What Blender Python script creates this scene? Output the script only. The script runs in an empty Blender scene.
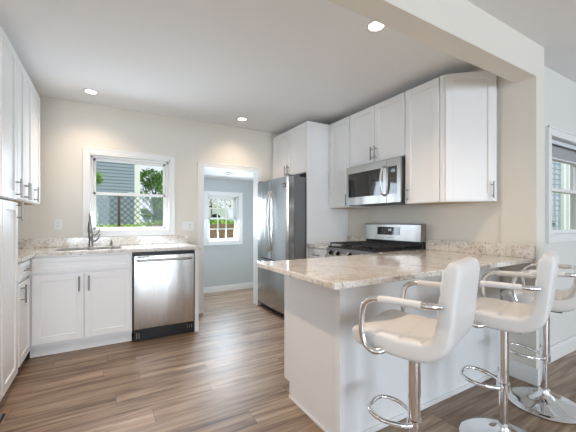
import bpy, bmesh, math, random
from mathutils import Vector, Matrix
random.seed(7)
PI = math.pi
S = bpy.context.scene
COL = S.collection
# ------------------------------------------------------------------ camera
cam_d = bpy.data.cameras.new('camera'); cam = bpy.data.objects.new('camera', cam_d); COL.objects.link(cam)
cam.location = (0, 0, 1.183); cam.rotation_euler = (PI/2, 0, -0.524)
cam_d.sensor_width = 36.0; cam_d.lens = 36.0*311.93/576; cam_d.shift_y = 5.5/576
cam_d.clip_start = 0.02; cam_d.clip_end = 300
S.camera = cam
# ------------------------------------------------------------------ world
W = bpy.data.worlds.new('world'); S.world = W; W.use_nodes = True
wn = W.node_tree.nodes; wl = W.node_tree.links; wn.clear()
wo = wn.new('ShaderNodeOutputWorld'); wb = wn.new('ShaderNodeBackground'); wl.new(wb.outputs[0], wo.inputs[0])
wb.inputs[0].default_value = (0.86, 0.93, 1.0, 1); wb.inputs[1].default_value = 1.05
# ------------------------------------------------------------------ sun
sd = bpy.data.lights.new('sun', 'SUN'); sd.energy = 2.2; sd.angle = math.radians(3); sd.color = (1, .96, .88)
so = bpy.data.objects.new('sun', sd); so.rotation_euler = (math.radians(42), 0, math.radians(-35)); COL.objects.link(so)
# ------------------------------------------------------------------ daylight lamps added at unseen dining windows, and at kitchen and mudroom windows
def area(name, loc, rot, sx, sy, power, color):
    d = bpy.data.lights.new(name, 'AREA'); d.shape = 'RECTANGLE'; d.size = sx; d.size_y = sy; d.energy = power; d.color = color
    o = bpy.data.objects.new(name, d); o.location = loc; o.rotation_euler = rot; COL.objects.link(o); return o
DAY = (0.74, 0.87, 1.0)
area('daylight_fill', (-0.9, -6.26, 1.35), (PI/2, 0, 0), 1.9, 1.9, 140, DAY)
area('daylight_fill', (2.1, -6.26, 1.35), (PI/2, 0, 0), 1.9, 1.9, 140, DAY)
area('daylight_fill', (5.06, -1.0, 1.35), (PI/2, 0, PI/2), 1.8, 1.9, 6, DAY)
area('daylight_fill', (-2.96, -0.9, 1.35), (PI/2, 0, -PI/2), 1.8, 1.9, 8, DAY)
area('daylight_fill', (0.24, 4.01, 1.50), (-1.30, 0, 0), 0.80, 0.78, 15, DAY)
area('daylight_fill', (1.70, 5.125, 1.24), (-1.15, 0, 0), 0.54, 0.70, 26, DAY)
S.view_settings.view_transform = 'Standard'; S.view_settings.look = 'None'
S.view_settings.exposure = 0.06; S.view_settings.gamma = 1.0; S.view_settings.use_curve_mapping = False
S.cycles.max_bounces = 10; S.cycles.diffuse_bounces = 6; S.cycles.glossy_bounces = 5; S.cycles.transmission_bounces = 8
S.cycles.sample_clamp_indirect = 6.0; S.cycles.caustics_reflective = False; S.cycles.caustics_refractive = False

# ================================================================== materials
def mat(name, col, rough=.5, metal=0, spec=.5, emit=None, estr=0, coat=0, bump=None, var=None):
    m = bpy.data.materials.new(name); m.use_nodes = True
    n = m.node_tree.nodes; l = m.node_tree.links; b = n['Principled BSDF']
    b.inputs['Base Color'].default_value = (*col, 1); b.inputs['Roughness'].default_value = rough
    b.inputs['Metallic'].default_value = metal; b.inputs['Specular IOR Level'].default_value = spec
    b.inputs['Coat Weight'].default_value = coat
    if emit: b.inputs['Emission Color'].default_value = (*emit, 1); b.inputs['Emission Strength'].default_value = estr
    tc = n.new('ShaderNodeTexCoord')
    if bump:
        sc, st = bump
        t = n.new('ShaderNodeTexNoise'); t.inputs['Scale'].default_value = sc; t.inputs['Detail'].default_value = 3
        bp = n.new('ShaderNodeBump'); bp.inputs['Strength'].default_value = st; bp.inputs['Distance'].default_value = .002
        l.new(tc.outputs['Object'], t.inputs['Vector']); l.new(t.outputs['Fac'], bp.inputs['Height']); l.new(bp.outputs[0], b.inputs['Normal'])
    if var:
        sc, amt = var
        t = n.new('ShaderNodeTexNoise'); t.inputs['Scale'].default_value = sc; t.inputs['Detail'].default_value = 4
        r = n.new('ShaderNodeValToRGB')
        r.color_ramp.elements[0].position = .3; r.color_ramp.elements[1].position = .7
        r.color_ramp.elements[0].color = (*[c*(1-amt) for c in col], 1); r.color_ramp.elements[1].color = (*[min(1, c*(1+amt)) for c in col], 1)
        l.new(tc.outputs['Object'], t.inputs['Vector']); l.new(t.outputs['Fac'], r.inputs[0]); l.new(r.outputs[0], b.inputs['Base Color'])
    return m

M = {}
M['kitchen_paint'] = mat('kitchen_paint', (.78, .745, .675), .85, bump=(180, .05))
M['paint_daylit'] = mat('paint_daylit', (.74, .735, .71), .85, bump=(180, .05))  # same paint as the kitchen walls; cooler window light put into the colour
M['mud_paint'] = mat('mudroom_paint', (.56, .585, .59), .85, bump=(180, .05))
M['ceiling_paint'] = mat('ceiling_paint', (.86, .86, .86), .9, bump=(120, .05))
M['trim_white'] = mat('trim_white', (.84, .84, .83), .4)
M['cab'] = mat('cabinet_white', (.86, .86, .86), .33, bump=(60, .02))
M['cab_panel'] = mat('peninsula_panel_white', (.83, .83, .83), .45, bump=(60, .02))
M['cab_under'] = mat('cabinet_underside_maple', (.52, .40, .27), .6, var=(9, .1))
M['nickel'] = mat('brushed_nickel', (.30, .285, .265), .32, 1)
M['chrome'] = mat('polished_chrome', (.86, .86, .87), .06, 1)
M['black'] = mat('black_enamel', (.012, .012, .014), .25)
M['castiron'] = mat('cast_iron', (.02, .02, .021), .55, bump=(300, .2))
M['dark_plastic'] = mat('dark_plastic', (.03, .032, .035), .4)
M['fridge_side'] = mat('fridge_side_grey', (.20, .205, .21), .45, .3)
M['black_glass'] = mat('black_glass', (.015, .015, .017), .05, coat=.6)
M['leather'] = mat('white_faux_leather', (.80, .79, .775), .38, bump=(260, .12), coat=.1)
M['armpad'] = mat('white_arm_pad', (.82, .81, .80), .4)
M['white_plastic'] = mat('white_plastic', (.82, .82, .81), .35)
M['slot'] = mat('socket_slot', (.05, .05, .05), .6)
M['display'] = mat('display_glow', (.02, .02, .02), .3, emit=(.75, .9, 1), estr=.9)
M['lamp'] = mat('downlight_lens', (1, 1, 1), .5, emit=(1, .93, .82), estr=9)
M['mud_lamp'] = mat('flush_lamp_glass', (.75, .75, .75), .3)
M['mat_grey'] = mat('mat_grey', (.22, .24, .28), .9, var=(90, .3))
M['siding'] = mat('blue_grey_siding', (.28, .33, .42), .7)
M['siding2'] = mat('pale_siding', (.62, .68, .74), .7)
M['roof'] = mat('asphalt_shingle', (.10, .10, .11), .9, var=(20, .3))
M['grass'] = mat('lawn_grass', (.33, .52, .08), .9, var=(3, .35))
M['leaf'] = mat('tree_leaves', (.24, .44, .08), .7, var=(5, .6))
M['leaf2'] = mat('shrub_leaves', (.10, .16, .07), .7, var=(6, .5))
M['leaf3'] = mat('pale_leaves', (.66, .58, .46), .7, var=(6, .5))
M['bark'] = mat('bark', (.16, .11, .08), .9, var=(12, .3))
M['wire'] = mat('galvanised_wire', (.07, .07, .075), .6, .2)
M['post'] = mat('rusty_fence_post', (.085, .06, .05), .7)
M['asphalt'] = mat('asphalt', (.2, .2, .2), .9, var=(10, .1))
M['car'] = mat('white_car_paint', (.75, .77, .8), .2, coat=.5)
M['fencewood'] = mat('weathered_fence_wood', (.26, .15, .09), .8, var=(14, .3))
M['brick_red'] = mat('red_brick', (.35, .12, .08), .9, var=(14, .3))
M['blind'] = mat('blind_white', (.72, .74, .76), .6)
M['steel_sink'] = mat('sink_steel', (.5, .5, .5), .3, 1)

def steel(name, axis, base=.41, rough=.32):
    m = bpy.data.materials.new(name); m.use_nodes = True
    n = m.node_tree.nodes; l = m.node_tree.links; b = n['Principled BSDF']
    b.inputs['Metallic'].default_value = 1; b.inputs['Roughness'].default_value = rough
    b.inputs['Base Color'].default_value = (base, base*.975, base*.94, 1)
    tc = n.new('ShaderNodeTexCoord'); mp = n.new('ShaderNodeMapping')
    mp.inputs['Scale'].default_value = (3, 3, 400) if axis == 'h' else (400, 400, 3)
    t = n.new('ShaderNodeTexNoise'); t.inputs['Scale'].default_value = 1; t.inputs['Detail'].default_value = 2
    l.new(tc.outputs['Object'], mp.inputs[0]); l.new(mp.outputs[0], t.inputs['Vector'])
    r = n.new('ShaderNodeMapRange'); r.inputs['To Min'].default_value = rough*.8; r.inputs['To Max'].default_value = rough*1.3
    l.new(t.outputs['Fac'], r.inputs[0]); l.new(r.outputs[0], b.inputs['Roughness'])
    # very gentle sheet waviness, as pressed steel has
    mp2 = n.new('ShaderNodeMapping'); mp2.inputs['Scale'].default_value = (4.5, 4.5, 1.1); l.new(tc.outputs['Object'], mp2.inputs[0])
    t2 = n.new('ShaderNodeTexNoise'); t2.inputs['Scale'].default_value = 1.2; t2.inputs['Detail'].default_value = 1
    l.new(mp2.outputs[0], t2.inputs['Vector'])
    bp = n.new('ShaderNodeBump'); bp.inputs['Strength'].default_value = .55; bp.inputs['Distance'].default_value = .02
    l.new(t2.outputs['Fac'], bp.inputs['Height']); l.new(bp.outputs[0], b.inputs['Normal'])
    return m
M['steel_h'] = steel('stainless_steel', 'h')
M['steel_v'] = steel('stainless_steel_upright', 'v', .66, .28)
M['steel_fridge'] = steel('stainless_steel_fridge', 'v', .50, .22)

def stone():
    m = bpy.data.materials.new('speckled_stone'); m.use_nodes = True
    n = m.node_tree.nodes; l = m.node_tree.links; b = n['Principled BSDF']
    b.inputs['Roughness'].default_value = .1; b.inputs['Coat Weight'].default_value = .3
    g = n.new('ShaderNodeNewGeometry')
    def nz(sc, det, ro=.6, dist=0):
        t = n.new('ShaderNodeTexNoise'); t.inputs['Scale'].default_value = sc; t.inputs['Detail'].default_value = det
        t.inputs['Roughness'].default_value = ro; t.inputs['Distortion'].default_value = dist
        l.new(g.outputs['Position'], t.inputs['Vector']); return t
    def ramp(src, stops):
        r = n.new('ShaderNodeValToRGB'); e = r.color_ramp.elements
        while len(e) < len(stops): e.new(.5)
        for k, (p, c) in enumerate(stops): e[k].position = p; e[k].color = (*c, 1)
        l.new(src, r.inputs[0]); return r
    a = ramp(nz(9, 5, .65, .8).outputs['Fac'], [(.30, (.62, .55, .46)), (.48, (.79, .755, .70)), (.62, (.85, .83, .80)), (.8, (.74, .69, .62))])
    s1 = ramp(nz(48, 4, .75, .5).outputs['Fac'], [(.0, (1, 1, 1)), (.53, (1, 1, 1)), (.62, (.62, .52, .44)), (.72, (.36, .29, .25))])
    s2 = ramp(nz(95, 3, .7).outputs['Fac'], [(.0, (.52, .47, .44)), (.36, (.80, .76, .72)), (.44, (1, 1, 1)), (1, (1, 1, 1))])
    mx = n.new('ShaderNodeMixRGB'); mx.blend_type = 'MULTIPLY'; mx.inputs[0].default_value = 1
    my = n.new('ShaderNodeMixRGB'); my.blend_type = 'MULTIPLY'; my.inputs[0].default_value = .9
    l.new(a.outputs[0], mx.inputs[1]); l.new(s1.outputs[0], mx.inputs[2]); l.new(mx.outputs[0], my.inputs[1]); l.new(s2.outputs[0], my.inputs[2])
    l.new(my.outputs[0], b.inputs['Base Color'])
    return m
M['stone'] = stone()

def planks():
    m = bpy.data.materials.new('oak_plank_floor'); m.use_nodes = True
    n = m.node_tree.nodes; l = m.node_tree.links; b = n['Principled BSDF']
    g = n.new('ShaderNodeNewGeometry')
    br = n.new('ShaderNodeTexBrick'); br.offset = 0
    br.inputs['Scale'].default_value = 1; br.inputs['Brick Width'].default_value = 1.22; br.inputs['Row Height'].default_value = .152
    br.inputs['Mortar Size'].default_value = .0012; br.inputs['Mortar Smooth'].default_value = .2; br.inputs['Bias'].default_value = 0
    br.inputs['Color1'].default_value = (0, 0, 0, 1); br.inputs['Color2'].default_value = (1, 1, 1, 1); br.inputs['Mortar'].default_value = (.5, .5, .5, 1)
    # stagger the end joints irregularly from row to row
    s0 = n.new('ShaderNodeSeparateXYZ'); l.new(g.outputs['Position'], s0.inputs[0])
    dv = n.new('ShaderNodeMath'); dv.operation = 'DIVIDE'; dv.inputs[1].default_value = .152; l.new(s0.outputs[1], dv.inputs[0])
    fl = n.new('ShaderNodeMath'); fl.operation = 'FLOOR'; l.new(dv.outputs[0], fl.inputs[0])
    wn_ = n.new('ShaderNodeTexWhiteNoise'); wn_.noise_dimensions = '1D'; l.new(fl.outputs[0], wn_.inputs['W'])
    ad = n.new('ShaderNodeMath'); ad.operation = 'MULTIPLY_ADD'; ad.inputs[1].default_value = 1.22; l.new(wn_.outputs['Value'], ad.inputs[0]); l.new(s0.outputs[0], ad.inputs[2])
    c0 = n.new('ShaderNodeCombineXYZ'); l.new(ad.outputs[0], c0.inputs[0]); l.new(s0.outputs[1], c0.inputs[1])
    l.new(c0.outputs[0], br.inputs['Vector'])
    # shift the grain from board to board
    sx = n.new('ShaderNodeSeparateXYZ'); l.new(g.outputs['Position'], sx.inputs[0])
    md = n.new('ShaderNodeMath'); md.operation = 'MULTIPLY'; md.inputs[1].default_value = 17.0
    sep = n.new('ShaderNodeRGBToBW'); l.new(br.outputs['Color'], sep.inputs[0]); l.new(sep.outputs[0], md.inputs[0])
    cb = n.new('ShaderNodeCombineXYZ'); l.new(sx.outputs[0], cb.inputs[0]); l.new(sx.outputs[1], cb.inputs[1]); l.new(md.outputs[0], cb.inputs[2])
    def nz(scale, s, det, rough=.6, dist=0):
        mp = n.new('ShaderNodeMapping'); mp.inputs['Scale'].default_value = scale; l.new(cb.outputs[0], mp.inputs[0])
        t = n.new('ShaderNodeTexNoise'); t.inputs['Scale'].default_value = s; t.inputs['Detail'].default_value = det
        t.inputs['Roughness'].default_value = rough; t.inputs['Distortion'].default_value = dist
        l.new(mp.outputs[0], t.inputs['Vector']); return t
    g1 = nz((1.0, 13, 1), 1.6, 4, .6, .6); g2 = nz((2.4, 70, 1), 2.0, 3, .6)
    r1 = n.new('ShaderNodeValToRGB'); e = r1.color_ramp.elements
    e[0].position = .30; e[0].color = (.105, .062, .038, 1); e[1].position = .68; e[1].color = (.48, .365, .258, 1)
    k = e.new(.47); k.color = (.295, .20, .132, 1)
    l.new(g1.outputs['Fac'], r1.inputs[0])
    r2 = n.new('ShaderNodeValToRGB'); r2.color_ramp.elements[0].position = .3; r2.color_ramp.elements[0].color = (.80, .78, .76, 1)
    r2.color_ramp.elements[1].position = .7; r2.color_ramp.elements[1].color = (1.08, 1.08, 1.08, 1); l.new(g2.outputs['Fac'], r2.inputs[0])
    r3 = n.new('ShaderNodeValToRGB'); r3.color_ramp.elements[0].color = (.80, .78, .76, 1); r3.color_ramp.elements[1].color = (1.12, 1.12, 1.14, 1)
    l.new(sep.outputs[0], r3.inputs[0])
    m1 = n.new('ShaderNodeMixRGB'); m1.blend_type = 'MULTIPLY'; m1.inputs[0].default_value = 1; l.new(r1.outputs[0], m1.inputs[1]); l.new(r2.outputs[0], m1.inputs[2])
    m2 = n.new('ShaderNodeMixRGB'); m2.blend_type = 'MULTIPLY'; m2.inputs[0].default_value = 1; l.new(m1.outputs[0], m2.inputs[1]); l.new(r3.outputs[0], m2.inputs[2])
    m3 = n.new('ShaderNodeMixRGB'); m3.inputs[2].default_value = (.06, .04, .03, 1); l.new(br.outputs['Fac'], m3.inputs[0]); l.new(m2.outputs[0], m3.inputs[1])
    l.new(m3.outputs[0], b.inputs['Base Color'])
    b.inputs['Roughness'].default_value = .40
    bp = n.new('ShaderNodeBump'); bp.inputs['Strength'].default_value = .12; bp.inputs['Distance'].default_value = .002
    l.new(g2.outputs['Fac'], bp.inputs['Height']); l.new(bp.outputs[0], b.inputs['Normal'])
    return m
M['planks'] = planks()

def glass():
    m = bpy.data.materials.new('window_glass'); m.use_nodes = True
    n = m.node_tree.nodes; l = m.node_tree.links; n.clear()
    o = n.new('ShaderNodeOutputMaterial'); mix = n.new('ShaderNodeMixShader'); t = n.new('ShaderNodeBsdfTransparent'); gl = n.new('ShaderNodeBsdfGlossy')
    t.inputs[0].default_value = (.95, .97, .97, 1); gl.inputs['Roughness'].default_value = .02
    lw = n.new('ShaderNodeLayerWeight'); lw.inputs[0].default_value = .5
    f0 = n.new('ShaderNodeMath'); f0.operation = 'POWER'; f0.inputs[1].default_value = 4; l.new(lw.outputs['Facing'], f0.inputs[0])
    f = n.new('ShaderNodeMath'); f.operation = 'MULTIPLY_ADD'; f.inputs[1].default_value = .3; f.inputs[2].default_value = .008; l.new(f0.outputs[0], f.inputs[0])
    l.new(f.outputs[0], mix.inputs[0]); l.new(t.outputs[0], mix.inputs[1]); l.new(gl.outputs[0], mix.inputs[2]); l.new(mix.outputs[0], o.inputs[0])
    return m
M['glass'] = glass()

# ================================================================== mesh helpers
def bmn(): return bmesh.new()
def box(bm, x0, x1, y0, y1, z0, z1, bev=0, seg=1):
    t = bmesh.new()
    bmesh.ops.create_cube(t, size=1)
    for v in t.verts: v.co = Vector(((x0+x1)/2+v.co.x*(x1-x0), (y0+y1)/2+v.co.y*(y1-y0), (z0+z1)/2+v.co.z*(z1-z0)))
    if bev: bmesh.ops.bevel(t, geom=t.edges[:], offset=bev, segments=seg, affect='EDGES', profile=.6)
    join(bm, t); return bm
def join(bm, t, mtx=None, mi=None):
    if mtx: bmesh.ops.transform(t, matrix=mtx, verts=t.verts)
    me = bpy.data.meshes.new('tmp'); t.to_mesh(me); t.free()
    n0 = len(bm.faces); bm.from_mesh(me); bpy.data.meshes.remove(me)
    if mi is not None:
        bm.faces.ensure_lookup_table()
        for f in bm.faces[n0:]: f.material_index = mi
def obj(name, bm, material, parent=None, smooth=False, auto=None):
    me = bpy.data.meshes.new(name); bmesh.ops.recalc_face_normals(bm, faces=bm.faces[:]); bm.to_mesh(me); bm.free()
    o = bpy.data.objects.new(name, me); COL.objects.link(o)
    for m in (material if isinstance(material, (list, tuple)) else [material]): me.materials.append(m)
    if parent: o.parent = parent
    if smooth:
        for p in me.polygons: p.use_smooth = True
        if auto:
            me.set_sharp_from_angle(angle=math.radians(auto))
    return o
def thing(name, label, cat, loc=(0, 0, 0), rotz=0, group=None):
    o = bpy.data.objects.new(name, None); COL.objects.link(o); o.empty_display_size = .05
    o.location = loc; o.rotation_euler = (0, 0, rotz); o['label'] = label; o['category'] = cat
    if group: o['group'] = group
    return o
def tag(o, label, cat, group=None, kind=None):
    if label: o['label'] = label
    if cat: o['category'] = cat
    if group: o['group'] = group
    if kind: o['kind'] = kind
    return o
def struct(name, bm, m, parent=None, smooth=False):
    o = obj(name, bm, m, parent, smooth)
    if not parent: o['kind'] = 'structure'
    return o
def smooth_path(pts, n=8, closed=False):
    P = [Vector(p) for p in pts]; out = []
    N = len(P)
    rng = range(N) if closed else range(N-1)
    for i in rng:
        if closed: p0, p1, p2, p3 = P[(i-1) % N], P[i], P[(i+1) % N], P[(i+2) % N]
        else: p0, p1, p2, p3 = P[max(i-1, 0)], P[i], P[i+1], P[min(i+2, N-1)]
        for k in range(n):
            t = k/n
            out.append(.5*((2*p1)+(-p0+p2)*t+(2*p0-5*p1+4*p2-p3)*t*t+(-p0+3*p1-3*p2+p3)*t**3))
    if not closed: out.append(P[-1])
    return out
def tube(bm, pts, r, seg=12, closed=False, rs=None):
    pts = [Vector(p) for p in pts]; N = len(pts); rings = []; ref = None
    for i, p in enumerate(pts):
        if closed: d = (pts[(i+1) % N]-pts[i-1])
        else: d = pts[min(i+1, N-1)]-pts[max(i-1, 0)]
        d.normalize()
        if ref is None:
            ref = Vector((0, 0, 1)) if abs(d.z) < .9 else Vector((1, 0, 0))
        u = (ref-d*ref.dot(d)).normalized(); v = d.cross(u); ref = u
        rr = rs[i] if rs else r
        rings.append([bm.verts.new(p+(u*math.cos(a)+v*math.sin(a))*rr) for a in [2*PI*k/seg for k in range(seg)]])
    M_ = N if closed else N-1
    for i in range(M_):
        A, B = rings[i], rings[(i+1) % N]
        if closed and i == N-1:
            off = min(range(seg), key=lambda k: (A[0].co-B[k].co).length)
            B = B[off:]+B[:off]
        for k in range(seg): bm.faces.new((A[k], A[(k+1) % seg], B[(k+1) % seg], B[k]))
    if not closed:
        bm.faces.new(rings[0]); bm.faces.new(rings[-1])
    return bm
def lathe(bm, prof, seg=40, c=(0, 0, 0)):
    rings = []
    for r, z in prof:
        if r < 1e-5: rings.append([bm.verts.new((c[0], c[1], c[2]+z))])
        else: rings.append([bm.verts.new((c[0]+r*math.cos(2*PI*k/seg), c[1]+r*math.sin(2*PI*k/seg), c[2]+z)) for k in range(seg)])
    for A, B in zip(rings, rings[1:]):
        if len(A) == 1 and len(B) == 1: continue
        for k in range(seg):
            k2 = (k+1) % seg
            if len(A) == 1: bm.faces.new((A[0], B[k], B[k2]))
            elif len(B) == 1: bm.faces.new((A[k], A[k2], B[0]))
            else: bm.faces.new((A[k], A[k2], B[k2], B[k]))
    if len(rings[0]) > 1: bm.faces.new(rings[0])
    if len(rings[-1]) > 1: bm.faces.new(rings[-1])
    return bm
def prism(bm, poly, z0, z1, bev=0):
    t = bmesh.new()
    a = [t.verts.new((x, y, z0)) for x, y in poly]; b = [t.verts.new((x, y, z1)) for x, y in poly]
    t.faces.new(a); t.faces.new(b[::-1]); n = len(poly)
    for i in range(n): t.faces.new((a[i], a[(i+1) % n], b[(i+1) % n], b[i]))
    if bev: bmesh.ops.bevel(t, geom=[e for e in t.edges if abs(e.verts[0].co.z-e.verts[1].co.z) < 1e-6], offset=bev, segments=2, affect='EDGES', profile=.5)
    join(bm, t); return bm
def wall_y(bm, x0, x1, y0, y1, z0, z1, holes):   # wall slab spanning x, with rectangular holes (hx0,hx1,hz0,hz1)
    xs = sorted({x0, x1, *[h[0] for h in holes], *[h[1] for h in holes]})
    for a, b in zip(xs, xs[1:]):
        hs = sorted([h for h in holes if h[0] <= a+1e-6 and h[1] >= b-1e-6], key=lambda h: h[2]); z = z0
        for h in hs:
            if h[2] > z+1e-6: box(bm, a, b, y0, y1, z, h[2])
            z = h[3]
        if z < z1-1e-6: box(bm, a, b, y0, y1, z, z1)
    return bm
def wall_x(bm, y0, y1, x0, x1, z0, z1, holes):
    t = bmesh.new(); wall_y(t, y0, y1, 0, 1, z0, z1, holes)
    for v in t.verts: v.co = Vector((x0+(x1-x0)*v.co.y, v.co.x, v.co.z))
    join(bm, t); return bm

# ================================================================== key dimensions
ZC = 2.475; YB = 4.04; XW = 2.70; XP = 2.684; XPR = 2.812; YQ = 1.055; YD = 1.176; ZB = 2.234
# ================================================================== structure
struct('floor', box(bmn(), -3.2, 5.3, -6.5, 5.3, -.12, 0), M['planks'])
c = bmn(); box(c, -3.2, 5.3, -6.5, YD+.14, ZC, ZC+.12); box(c, -1.38, XPR, YD+.14, YB+.14, ZC, ZC+.12)
struct('ceiling', c, M['ceiling_paint'])
b = bmn(); wall_y(b, -1.38, XPR, YB, YB+.13, 0, ZC, [(-.176, .658, 1.075, 1.93), (1.072, 1.83, 0, 1.885)]); struct('wall_back', b, M['kitchen_paint'])
struct('wall_left', box(bmn(), -1.38, -1.19, YQ, YB, 0, ZC), M['kitchen_paint'])
struct('wall_right', box(bmn(), XW, XPR, 1.286, YB, 0, ZC), M['kitchen_paint'])
struct('wall_pier', box(bmn(), XP, XPR, YQ, 1.286, 0, ZC), M['kitchen_paint'])
struct('wall_header', box(bmn(), -1.38, XP, YQ, 1.19, ZB, ZC), M['kitchen_paint'])
b = bmn(); wall_y(b, XPR, 5.3, YD, YD+.13, 0, ZC, [(3.215, 4.10, 1.06, 1.92)]); struct('wall_dining_right', b, M['paint_daylit'])
struct('wall_dining_left', box(bmn(), -3.2, -1.38, YQ, YQ+.13, 0, ZC), M['paint_daylit'])
b = bmn(); wall_y(b, -3.2, 5.3, -6.5, -6.36, 0, ZC, [(-1.8, 0, .4, 2.3), (1.2, 3.0, .4, 2.3)]); struct('wall_front', b, M['paint_daylit'])
b = bmn(); wall_x(b, -6.36, YD, 5.16, 5.3, 0, ZC, [(-1.95, -.05, .4, 2.3)]); struct('wall_dining_far_right', b, M['paint_daylit'])
b = bmn(); wall_x(b, -6.36, YQ, -3.2, -3.06, 0, ZC, [(-1.85, .05, .4, 2.3)]); struct('wall_dining_far_left', b, M['paint_daylit'])
# mudroom beyond the doorway
b = bmn(); wall_y(b, .90, 2.75, 5.15, 5.28, 0, 2.1, [(1.425, 1.985, .845, 1.625)]); struct('wall_mudroom_back', b, M['mud_paint'])
struct('wall_mudroom_left', box(bmn(), .90, 1.0, YB+.13, 5.15, 0, 2.1), M['mud_paint'])
struct('wall_mudroom_right', box(bmn(), 2.65, 2.75, YB+.13, 5.15, 0, 2.1), M['mud_paint'])
struct('ceiling_mudroom', box(bmn(), .90, 2.75, YB+.13, 5.15, 1.90, 2.0), M['ceiling_paint'])
# baseboards
def bboard(name, segs):
    b = bmn()
    for (x0, x1, y0, y1, h) in segs:
        box(b, x0, x1, y0, y1, 0, h-.018, .001); 
        cx, cy = (x0+x1)/2, (y0+y1)/2
        s = .6
        if x1-x0 > y1-y0: box(b, x0, x1, cy-(y1-y0)*.5*s, cy+(y1-y0)*.5*s, h-.02, h, .002)
        else: box(b, cx-(x1-x0)*.5*s, cx+(x1-x0)*.5*s, y0, y1, h-.02, h, .002)
    struct(name, b, M['trim_white'])
bboard('baseboard_mudroom', [(1.0, 2.65, 5.134, 5.149, .095)])
bboard('baseboard_dining_right', [(XPR+.001, 5.15, YD-.016, YD-.001, .13)])
bboard('baseboard_pier', [(XP-.016, XP-.001, YQ-.016, 1.265, .12), (XP-.001, XPR+.015, YQ-.016, YQ-.001, .12)])
# doorway casing (door_1) with jamb lining
d1 = bmn()
for (x0, x1, z0, z1) in ((.997, 1.069, 0, 1.95), (1.833, 1.899, 0, 1.95), (1.069, 1.833, 1.888, 1.95)):
    box(d1, x0, x1, YB-.016, YB-.0005, z0, z1, .003)
box(d1, .997, 1.012, YB-.022, YB-.016, 0, 1.95, .001); box(d1, 1.012, 1.885, YB-.022, YB-.016, 1.934, 1.95, .001)
box(d1, 1.056, 1.0725, YB-.02, YB+.135, 0, 1.89); box(d1, 1.8295, 1.845, YB-.02, YB+.135, 0, 1.89); box(d1, 1.072, 1.83, YB-.02, YB+.135, 1.8845, 1.90)
struct('door_1', d1, M['trim_white'])

# ------------------------------------------------------------------ windows
def window(name, x0, x1, z0, z1, yface, ydeep, cas, grid=None, stool=False, rail=None):
    """casing on the room side at yface (facing -Y), recess back to ydeep, double hung sashes"""
    e = bpy.data.objects.new(name, None); COL.objects.link(e); e['kind'] = 'structure'; e.empty_display_size = .05
    b = bmn(); t = .018
    box(b, x0-cas, x0, yface-t, yface-.0005, z0-cas, z1+cas, .003); box(b, x1, x1+cas, yface-t, yface-.0005, z0-cas, z1+cas, .003)
    box(b, x0, x1, yface-t, yface-.0005, z1, z1+cas, .003); box(b, x0, x1, yface-t, yface-.0005, z0-cas, z0, .003)
    # raised outer band
    box(b, x0-cas, x1+cas, yface-t-.006, yface-t, z1+cas-.014, z1+cas, .001)
    box(b, x0-cas, x0-cas+.014, yface-t-.006, yface-t, z0-cas, z1+cas, .001); box(b, x1+cas-.014, x1+cas, yface-t-.006, yface-t, z0-cas, z1+cas, .001)
    obj('casing', b, M['trim_white'], e)
    b = bmn()
    box(b, x0-.001, x0+.012, yface-.018, ydeep+.02, z0, z1); box(b, x1-.012, x1+.001, yface-.018, ydeep+.02, z0, z1)
    box(b, x0, x1, yface-.018, ydeep+.02, z0-.001, z0+.012); box(b, x0, x1, yface-.018, ydeep+.02, z1-.012, z1+.001)
    box(b, x0+.01, x0+.034, ydeep-.055, ydeep+.02, z0+.01, z1-.01, .002); box(b, x1-.034, x1-.01, ydeep-.055, ydeep+.02, z0+.01, z1-.01, .002)
    box(b, x0+.01, x1-.01, ydeep-.055, ydeep+.02, z1-.03, z1-.01, .002)
    obj('frame', b, M['trim_white'], e)
    zm = rail or (z0+z1)/2; fx0, fx1 = x0+.034, x1-.034
    for (a, c_, yy) in ((z0+.012, zm+.016, ydeep-.05), (zm-.016, z1-.03, ydeep-.02)):
        s = bmn(); w = .028
        box(s, fx0, fx0+w, yy, yy+.026, a, c_, .003); box(s, fx1-w, fx1, yy, yy+.026, a, c_, .003)
        box(s, fx0, fx1, yy, yy+.026, a, a+(.034 if yy < ydeep-.03 else .03), .003); box(s, fx0, fx1, yy, yy+.026, c_-.03, c_, .003)
        if grid:
            nx, nz = grid
            for k in range(1, nx):
                xx = fx0+w+(fx1-fx0-2*w)*k/nx; box(s, xx-.008, xx+.008, yy+.004, yy+.022, a+.02, c_-.02)
            for k in range(1, nz):
                zz = a+.03+(c_-a-.06)*k/nz; box(s, fx0+w*.5, fx1-w*.5, yy+.005, yy+.021, zz-.008, zz+.008)
        so_ = obj('sash', s, M['trim_white'], e)
        g = bmn(); box(g, fx0+w*.6, fx1-w*.6, yy+.011, yy+.015, a+.02, c_-.02)
        obj('pane', g, M['glass'], so_)
    l = bmn(); box(l, (x0+x1)/2-.03, (x0+x1)/2+.03, ydeep-.056, ydeep-.035, zm+.014, zm+.026, .003)
    obj('sash_lock', l, M['trim_white'], e)
    return e
window('window_1', -.176, .658, 1.075, 1.93, YB, 4.17, .058, rail=1.50)
window('window_2', 1.425, 1.985, .845, 1.625, 5.15, 5.26, .062, grid=(3, 2), rail=1.235)
window('window_3', 3.215, 4.10, 1.06, 1.92, YD, 1.29, .058, rail=1.47)

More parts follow.
